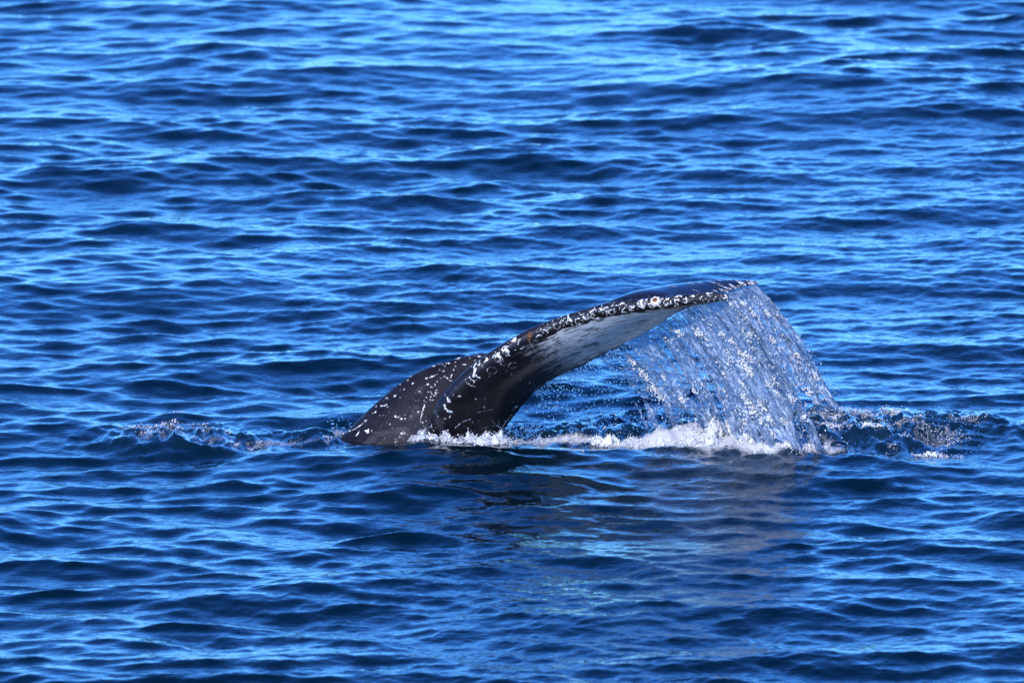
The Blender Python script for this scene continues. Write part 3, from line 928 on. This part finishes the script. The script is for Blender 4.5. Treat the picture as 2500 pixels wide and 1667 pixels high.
# drops riding with the sheet, drops dripping from the thin part of the edge
parts_drop, parts_white = [], []
def along_fall(edge, vel, n, smin, smax, jit, rmin, rmax, bias=None, st=0.8):
    m = 200
    E = catmull(edge, m); Vv = catmull(vel, m)
    i = (rng.random(n) * m).astype(int) if bias is None else rng.choice(m, n, p=bias / bias.sum())
    T = (Vv[i, 2] + np.sqrt(Vv[i, 2] ** 2 + 19.6 * np.maximum(E[i, 2], 0.05))) / 9.8
    s = smin + (smax - smin) * rng.random(n)
    v = Vv[i] * (1 + 0.12 * rng.standard_normal((n, 1))) + 0.10 * rng.standard_normal((n, 3))
    t = T * s
    P = fall(E[i], v, t) + jit * rng.standard_normal((n, 3)) * (0.2 + s[:, None])
    r = rmin + (rmax - rmin) * rng.random(n) ** 3
    vd = v + G * t[:, None]
    vd = vd / np.linalg.norm(vd, axis=1)[:, None]
    ok = P[:, 2] > 0.0
    return P[ok], r[ok], (vd * rng.uniform(0, st, (n, 1)))[ok]
for e, v, dn in ((near_e, near_v, near_d), (far_e, far_v, far_d)):
    bias = np.interp(np.linspace(0, 1, 200), np.linspace(0, 1, len(dn)), dn) ** 1.5
    P, r, q = along_fall(e, v, 2600, 0.12, 1.0, 0.020, 0.0020, 0.0055, bias)
    parts_drop.append(scatter('', P, r, None, q))
    P, r, q = along_fall(e, v, 1300, 0.10, 1.0, 0.016, 0.0018, 0.0060, bias)
    parts_white.append(scatter('', P, r, None, q * 1.5, rough=0.15))
    # torn clusters of white water along the fall; white beads also paint glints
    c, _, q = along_fall(e, v, 26, 0.12, 0.95, 0.012, 0.004, 0.007, bias, 1.0)
    for k in range(len(c)):
        m = rng.integers(8, 46)
        qq = q[k] / (np.linalg.norm(q[k]) + 1e-9)
        off_ = rng.standard_normal((m, 3)) * np.array([0.012, 0.010, 0.012]) + qq * rng.standard_normal((m, 1)) * rng.uniform(0.02, 0.06)
        pp = c[k] + off_
        pp = pp[pp[:, 2] > 0]
        parts_white.append(scatter('', pp, rng.uniform(0.0022, 0.0065, len(pp)), None, np.tile(qq, (len(pp), 1)) * 0.8, rough=0.2))
for pp, rr_ in clot_parts:
    parts_white.append(scatter('', pp, rr_, None, np.tile(FLOW, (len(pp), 1)) * 0.7, rough=0.25))
drip_e = [te(t) for t in (0.24, 0.30, 0.36, 0.42, 0.48, 0.54, 0.62)]
drip_v = [(0.15, 0, -0.2), (0.2, 0, -0.2), (0.3, 0, -0.2), (0.45, 0.1, -0.2), (0.6, 0.1, -0.2), (0.8, 0.2, -0.2), (1.0, 0.3, -0.2)]
P, r, s = along_fall(drip_e, drip_v, 1100, 0.02, 1.0, 0.05, 0.003, 0.0085, np.linspace(0.35, 1, 200))
parts_drop.append(scatter('', P, r, None, s * 0.6))
# short threads of water hanging from the edge
P, r, s = along_fall(drip_e, drip_v, 90, 0.0, 0.25, 0.01, 0.0028, 0.0042)
parts_drop.append(scatter('', P, r, None, s / (np.linalg.norm(s, axis=1)[:, None] + 1e-9) * rng.uniform(3, 8, (len(r), 1))))
# spray thrown off along the wake
def wake(n, px0, px1, py, sp, z, zmax, rmin, rmax):
    px = rng.uniform(px0, px1, n); pyy = py + sp * rng.standard_normal(n)
    P = np.array([at_z(a, b) for a, b in zip(px, pyy)])
    P[:, 2] = sea_z(P[:, 0], P[:, 1]) + z + zmax * rng.random(n) ** 2.5
    return P, rmin + (rmax - rmin) * rng.random(n) ** 3
for a in [(900, 1000, 1320, 1085, 10, 0.0, 0.15, 0.003, 0.009), (700, 1380, 1960, 1065, 22, 0.0, 0.16, 0.003, 0.008), (380, 1000, 1330, 1080, 10, 0.0, 0.12, 0.003, 0.008), (500, 1980, 2400, 1065, 28, 0.0, 0.05, 0.003, 0.008),
          (130, 800, 860, 1068, 16, 0.0, 0.14, 0.003, 0.009), (60, 500, 800, 1090, 10, 0.0, 0.03, 0.003, 0.006)]:
    P, r = wake(*a)
    parts_drop.append(scatter('', P, r, None))
build_scatter('water_droplets', parts_drop, M_DROP, 'clear drops of water falling and splashing round the whale tail')

# ------------------------------------------------------------------ foam: heaped bubbles along the splash line
# (px0, py0, px1, py1, spread in depth m, heap height m, count, rmin, rmax)
HEAP = [(1005, 1102, 1200, 1098, 0.055, 0.10, 2000, 0.005, 0.016), (1180, 1096, 1310, 1092, 0.05, 0.10, 900, 0.005, 0.014), (1290, 1086, 1392, 1088, 0.03, 0.045, 420, 0.004, 0.013),
        (1415, 1092, 1560, 1090, 0.05, 0.05, 700, 0.004, 0.012), (1530, 1085, 1680, 1100, 0.07, 0.07, 1300, 0.005, 0.014),
        (1680, 1098, 1790, 1080, 0.09, 0.10, 1600, 0.005, 0.015), (1740, 1075, 1900, 1090, 0.11, 0.19, 2800, 0.005, 0.016), (1870, 1104, 1960, 1112, 0.07, 0.05, 700, 0.004, 0.014),
        (1960, 1112, 2060, 1105, 0.06, 0.05, 500, 0.004, 0.012), (2030, 1045, 2110, 1065, 0.06, 0.022, 260, 0.004, 0.012), (2090, 1062, 2180, 1075, 0.06, 0.022, 260, 0.004, 0.012),
        (2150, 1018, 2260, 1035, 0.05, 0.020, 300, 0.004, 0.012), (2230, 1110, 2350, 1112, 0.03, 0.028, 200, 0.004, 0.012),
        (1990, 1060, 2060, 1075, 0.06, 0.03, 220, 0.004, 0.012),
        (815, 1085, 850, 1065, 0.03, 0.07, 120, 0.003, 0.009), (960, 1092, 1040, 1088, 0.04, 0.03, 260, 0.003, 0.010)]
def mound(px0, py0, px1, py1, dep, hgt):
    A, B = at_z(px0, py0), at_z(px1, py1)
    L = np.linalg.norm(B - A)
    nu, nw = max(24, int(L / 0.0065)), max(16, int(dep * 5.0 / 0.008))
    u = np.linspace(-0.06, 1.06, nu)[:, None] * np.ones((1, nw)); w = np.ones((nu, 1)) * np.linspace(-2.5, 2.5, nw)[None, :]
    x = A[0] + (B[0] - A[0]) * u; y = A[1] + (B[1] - A[1]) * u + dep * w
    env = np.sin(np.pi * np.clip((u + 0.06) / 1.12, 0, 1)) ** 0.5 * np.exp(-0.55 * w * w)
    lump = 0.62 + 0.75 * NZ.fbm(x * 11 + 3, y * 6 + px0, 3, 0.55) - 0.75 * sstep(0.0, 0.55, NZ2.fbm(x * 7 + 2, y * 5 + 1, 3, 0.6))
    rag = NZ2.fbm(x * 48, y * 30 + py0, 4, 0.72)
    h = env * (hgt * lump * 0.95 + (0.010 + 0.13 * hgt) * rag) + 0.006 * rag - 0.010
    h = h - 0.05 * hgt
    z = sea_z(x.ravel(), y.ravel()).reshape(x.shape)
    x = x + 0.010 * NZ2.fbm(x * 40 + 9, y * 40, 3) * env; y = y + 0.012 * NZ.fbm(x * 40, y * 40 + 5, 3) * env
    V = np.stack([x, y, z + h], -1)
    idx = np.arange(nu * nw).reshape(nu, nw)
    f = np.stack([idx[:-1, :-1], idx[1:, :-1], idx[1:, 1:], idx[:-1, 1:]], -1)
    f = f[(h[:-1, :-1] > 0) & (h[1:, 1:] > 0)]
    f = np.concatenate([f[:, [0, 1, 2]], f[:, [0, 2, 3]]])
    used = np.unique(f); rem = np.full(nu * nw, -1); rem[used] = np.arange(len(used))
    return V.reshape(-1, 3)[used], rem[f]
for px0, py0, px1, py1, dep, hgt, cnt, rmin, rmax in HEAP:
    dep *= 1.15
    parts_white.append(mound(px0, py0, px1, py1, dep, hgt))
    cnt = int(cnt * 0.6)
    t = rng.random(cnt)
    A, B = at_z(px0, py0), at_z(px1, py1)
    v = rng.standard_normal(cnt)
    P = A + (B - A) * t[:, None]
    P[:, 1] += dep * v
    P[:, 0] += 0.02 * rng.standard_normal(cnt)
    lump = 0.62 + 0.75 * NZ.fbm(P[:, 0] * 11 + 3, P[:, 1] * 6 + px0, 3, 0.55) - 0.75 * sstep(0.0, 0.55, NZ2.fbm(P[:, 0] * 7 + 2, P[:, 1] * 5 + 1, 3, 0.6))
    ok = lump > 0.12
    P, lump, t, v = P[ok], lump[ok], t[ok], v[ok]; cnt = len(P)
    env = np.sin(np.pi * np.clip((t + 0.06) / 1.12, 0, 1)) ** 0.5
    P[:, 2] = sea_z(P[:, 0], P[:, 1]) + np.maximum(hgt * lump * env * np.exp(-0.5 * v * v), 0.0) * (0.7 + 0.5 * rng.random(cnt)) + 0.02 * rng.random(cnt) ** 3
    r = 0.0022 + 0.45 * (rmax - rmin) * rng.random(cnt) ** 2.5
    parts_white.append(scatter('', P, r, None, rough=0.25))
for px, py, w, d, sg in FROTH:
    if sg < 0.42: continue
    m = int(6 + w * 1.0)
    c = at_z(px, py)
    P = np.stack([c[0] + rng.standard_normal(m) * w * 0.0022, c[1] + rng.standard_normal(m) * d * 0.8, np.zeros(m)], 1)
    P[:, 2] = sea_z(P[:, 0], P[:, 1]) + 0.001 + 0.008 * rng.random(m) ** 2
    parts_white.append(scatter('', P, 0.0018 + 0.0042 * rng.random(m) ** 2, None, rough=0.25))
build_scatter('foam', parts_white, M_FOAM, 'heaped white foam and spray along the splash line below the fluke')

# ------------------------------------------------------------------ clear bubbles floating on the wake
def dome():
    bm = bmesh.new()
    bmesh.ops.create_uvsphere(bm, u_segments=28, v_segments=16, radius=1)
    bmesh.ops.delete(bm, geom=[v for v in bm.verts if v.co.z < -0.05], context='VERTS')
    for f in bm.faces: f.smooth = True
    m = bpy.data.meshes.new('bubble'); bm.to_mesh(m); bm.free()
    return m
def mat_film():
    m, n, l = new_mat('bubble film')
    out = n.new('ShaderNodeOutputMaterial')
    t = n.new('ShaderNodeBsdfTransparent')
    g = n.new('ShaderNodeBsdfGlossy'); g.inputs['Roughness'].default_value = 0.03
    f = n.new('ShaderNodeFresnel'); f.inputs[0].default_value = 1.5
    mx = n.new('ShaderNodeMixShader')
    l.new(f.outputs[0], mx.inputs[0]); l.new(t.outputs[0], mx.inputs[1]); l.new(g.outputs[0], mx.inputs[2]); l.new(mx.outputs[0], out.inputs[0])
    return m
dm = dome(); dm.materials.append(mat_film())
for px, py, r, lab in [(2048, 1108, 25, 'largest clear bubble floating at the foot of the falling water'), (2104, 1052, 14, 'small clear bubble floating among the foam right of the falling water'),
                       (2178, 1112, 12, 'small clear bubble riding the near edge of the foamy wake')]:
    p = at_z(px, py)
    o = bpy.data.objects.new('bubble', dm)
    C.objects.link(o)
    o.location = (p[0], p[1], float(sea_z(p[0], p[1])[0]) - 0.004)
    s = r * 0.003
    o.scale = (s, s, s * 0.85)
    tag(o, lab, 'bubble', 'clear bubbles floating on the wake')
